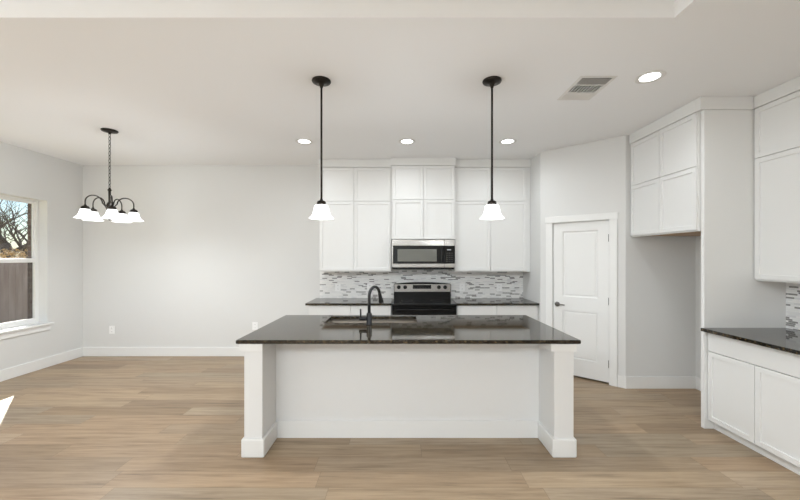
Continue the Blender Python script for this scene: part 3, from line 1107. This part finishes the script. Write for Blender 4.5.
outlet(1.568, ty, 1.090, 'white outlet on the mosaic tile nearest the pantry corner')
outlet(-4.560, YB - 0.0002, 0.415, 'white outlet low on the back wall below the chandelier')
outlet(-2.295, YB - 0.0002, 0.475, 'white outlet low on the back wall just past the island corner')

# ------------------------------------------------------------------ outdoors beyond the window
struct(MB().box(-40, XL - T - 0.11, -4, 45, -0.35, -0.25), 'ground_outside', M['lawn'])
fx = -8.6
fn = thing('wooden_fence', 'weathered brown wooden privacy fence outside behind the window', 'fence', (fx, 3.0, -0.25))
bmb = MB()
random.seed(5)
for k in range(76):
    y = k * 0.145
    bmb.box(-0.012, 0.012, y, y + 0.138, 0.03, 1.76 + random.uniform(-0.012, 0.012))
bmb.build('board_panel', M['fence'], fn)
MB().box(-0.06, -0.012, 0, 11, 0.35, 0.44).build('rail', M['fence'], fn)
MB().box(-0.06, -0.012, 0, 11, 1.40, 1.49).build('rail', M['fence'], fn)
for k in range(5):
    MB().box(-0.15, -0.06, 0.3 + 2.4 * k, 0.39 + 2.4 * k, 0, 1.78).build('post', M['fence'], fn)

def tree(loc, height, seed, label, leafmat, nleaf, trunk_r=0.13, fork=1.5):
    rnd = random.Random(seed)
    r = thing('tree', label, 'tree', loc)
    m = MB()
    tips = []
    def grow(p, d, L, rad, depth):
        n = 5
        pts, rr = [p.copy()], [rad]
        for k in range(n):
            d = (d + Vector((rnd.uniform(-1, 1), rnd.uniform(-1, 1), rnd.uniform(-0.5, 0.8))) * 0.16).normalized()
            p = p + d * (L / n)
            pts.append(p.copy())
            rr.append(rad * (1 - 0.45 * (k + 1) / n))
            if depth >= 2:
                tips.append(p.copy())
            if depth < 4 and k >= 1 and rnd.random() < (0.85 if depth else 0.35):
                ax = Vector((rnd.uniform(-1, 1), rnd.uniform(-1, 1), rnd.uniform(-0.2, 0.6))).normalized()
                grow(p.copy(), (d * 0.55 + ax * 0.8).normalized(), L * rnd.uniform(0.5, 0.72), rr[-1] * 0.62, depth + 1)
        m.tube(pts, rr, 6 if depth < 2 else 4)
        if depth < 4:
            for s in range(2):
                ax = Vector((rnd.uniform(-1, 1), rnd.uniform(-1, 1), 0.4)).normalized()
                grow(p.copy(), (d * 0.75 + ax * 0.6).normalized(), L * 0.68, rr[-1] * 0.8, depth + 1)
    grow(Vector((0, 0, 0)), Vector((0, 0, 1)), fork, trunk_r, 0)
    m.build('branches', M['bark'], r)
    lb = bmesh.new()
    for k in range(nleaf):
        c = rnd.choice(tips) + Vector((rnd.gauss(0, 0.12), rnd.gauss(0, 0.12), rnd.gauss(0, 0.1)))
        s = rnd.uniform(0.025, 0.05)
        q = Matrix.Rotation(rnd.uniform(0, 6.28), 3, Vector((rnd.uniform(-1, 1), rnd.uniform(-1, 1), rnd.uniform(-1, 1))).normalized())
        vs = [lb.verts.new(c + q @ Vector(v) * s) for v in ((-1, 0, 0), (0, -0.45, 0.1), (1, 0, 0), (0, 0.45, 0.1))]
        lb.faces.new(vs)
    mm = MB()
    mm._take(lb)
    f = mm.build('foliage', leafmat, r)
    return r

tree((-16.0, 14.6, -0.3), 6, 3, 'dark forked tree seen through the window pane, nearest the window edge', M['leaf_g'], 900, 0.30, 2.5)
tree((-25, 22.5, -0.3), 6, 11, 'thinner bare tree seen through the window, left of the forked tree', M['leaf_g'], 700, 0.2, 3.0)

def bush(loc, h, w, seed, label, mat, n=7000):
    rnd = random.Random(seed)
    r = thing('bush', label, 'bush', loc)
    m = MB()
    for k in range(14):
        a = rnd.uniform(0, 6.28)
        e_ = Vector((math.cos(a) * w * rnd.uniform(0.2, 0.8), math.sin(a) * w * rnd.uniform(0.2, 0.8), h * rnd.uniform(0.6, 1)))
        m.tube([(0, 0, 0), e_ * 0.5 + Vector((0, 0, 0.1)), e_], [0.03, 0.02, 0.008], 5)
    m.build('stems', M['bark'], r)
    lb = bmesh.new()
    for k in range(n):
        v = Vector((rnd.gauss(0, 1), rnd.gauss(0, 1), rnd.gauss(0, 1))).normalized() * rnd.uniform(0.55, 1.0)
        c = Vector((v.x * w, v.y * w, h * 0.55 + v.z * h * 0.48))
        s = rnd.uniform(0.018, 0.045)
        q = Matrix.Rotation(rnd.uniform(0, 6.28), 3, Vector((rnd.uniform(-1, 1), rnd.uniform(-1, 1), rnd.uniform(-1, 1))).normalized())
        lb.faces.new([lb.verts.new(c + q @ Vector(p) * s) for p in ((-1, 0, 0), (0, -0.5, 0.1), (1, 0, 0), (0, 0.5, 0.1))])
    mm = MB()
    mm._take(lb)
    mm.build('foliage', mat, r)
bush((-10.6, 9.75, -0.3), 2.08, 0.9, 21, 'golden leafed bush beyond the fence behind the window', M['leaf_y'])
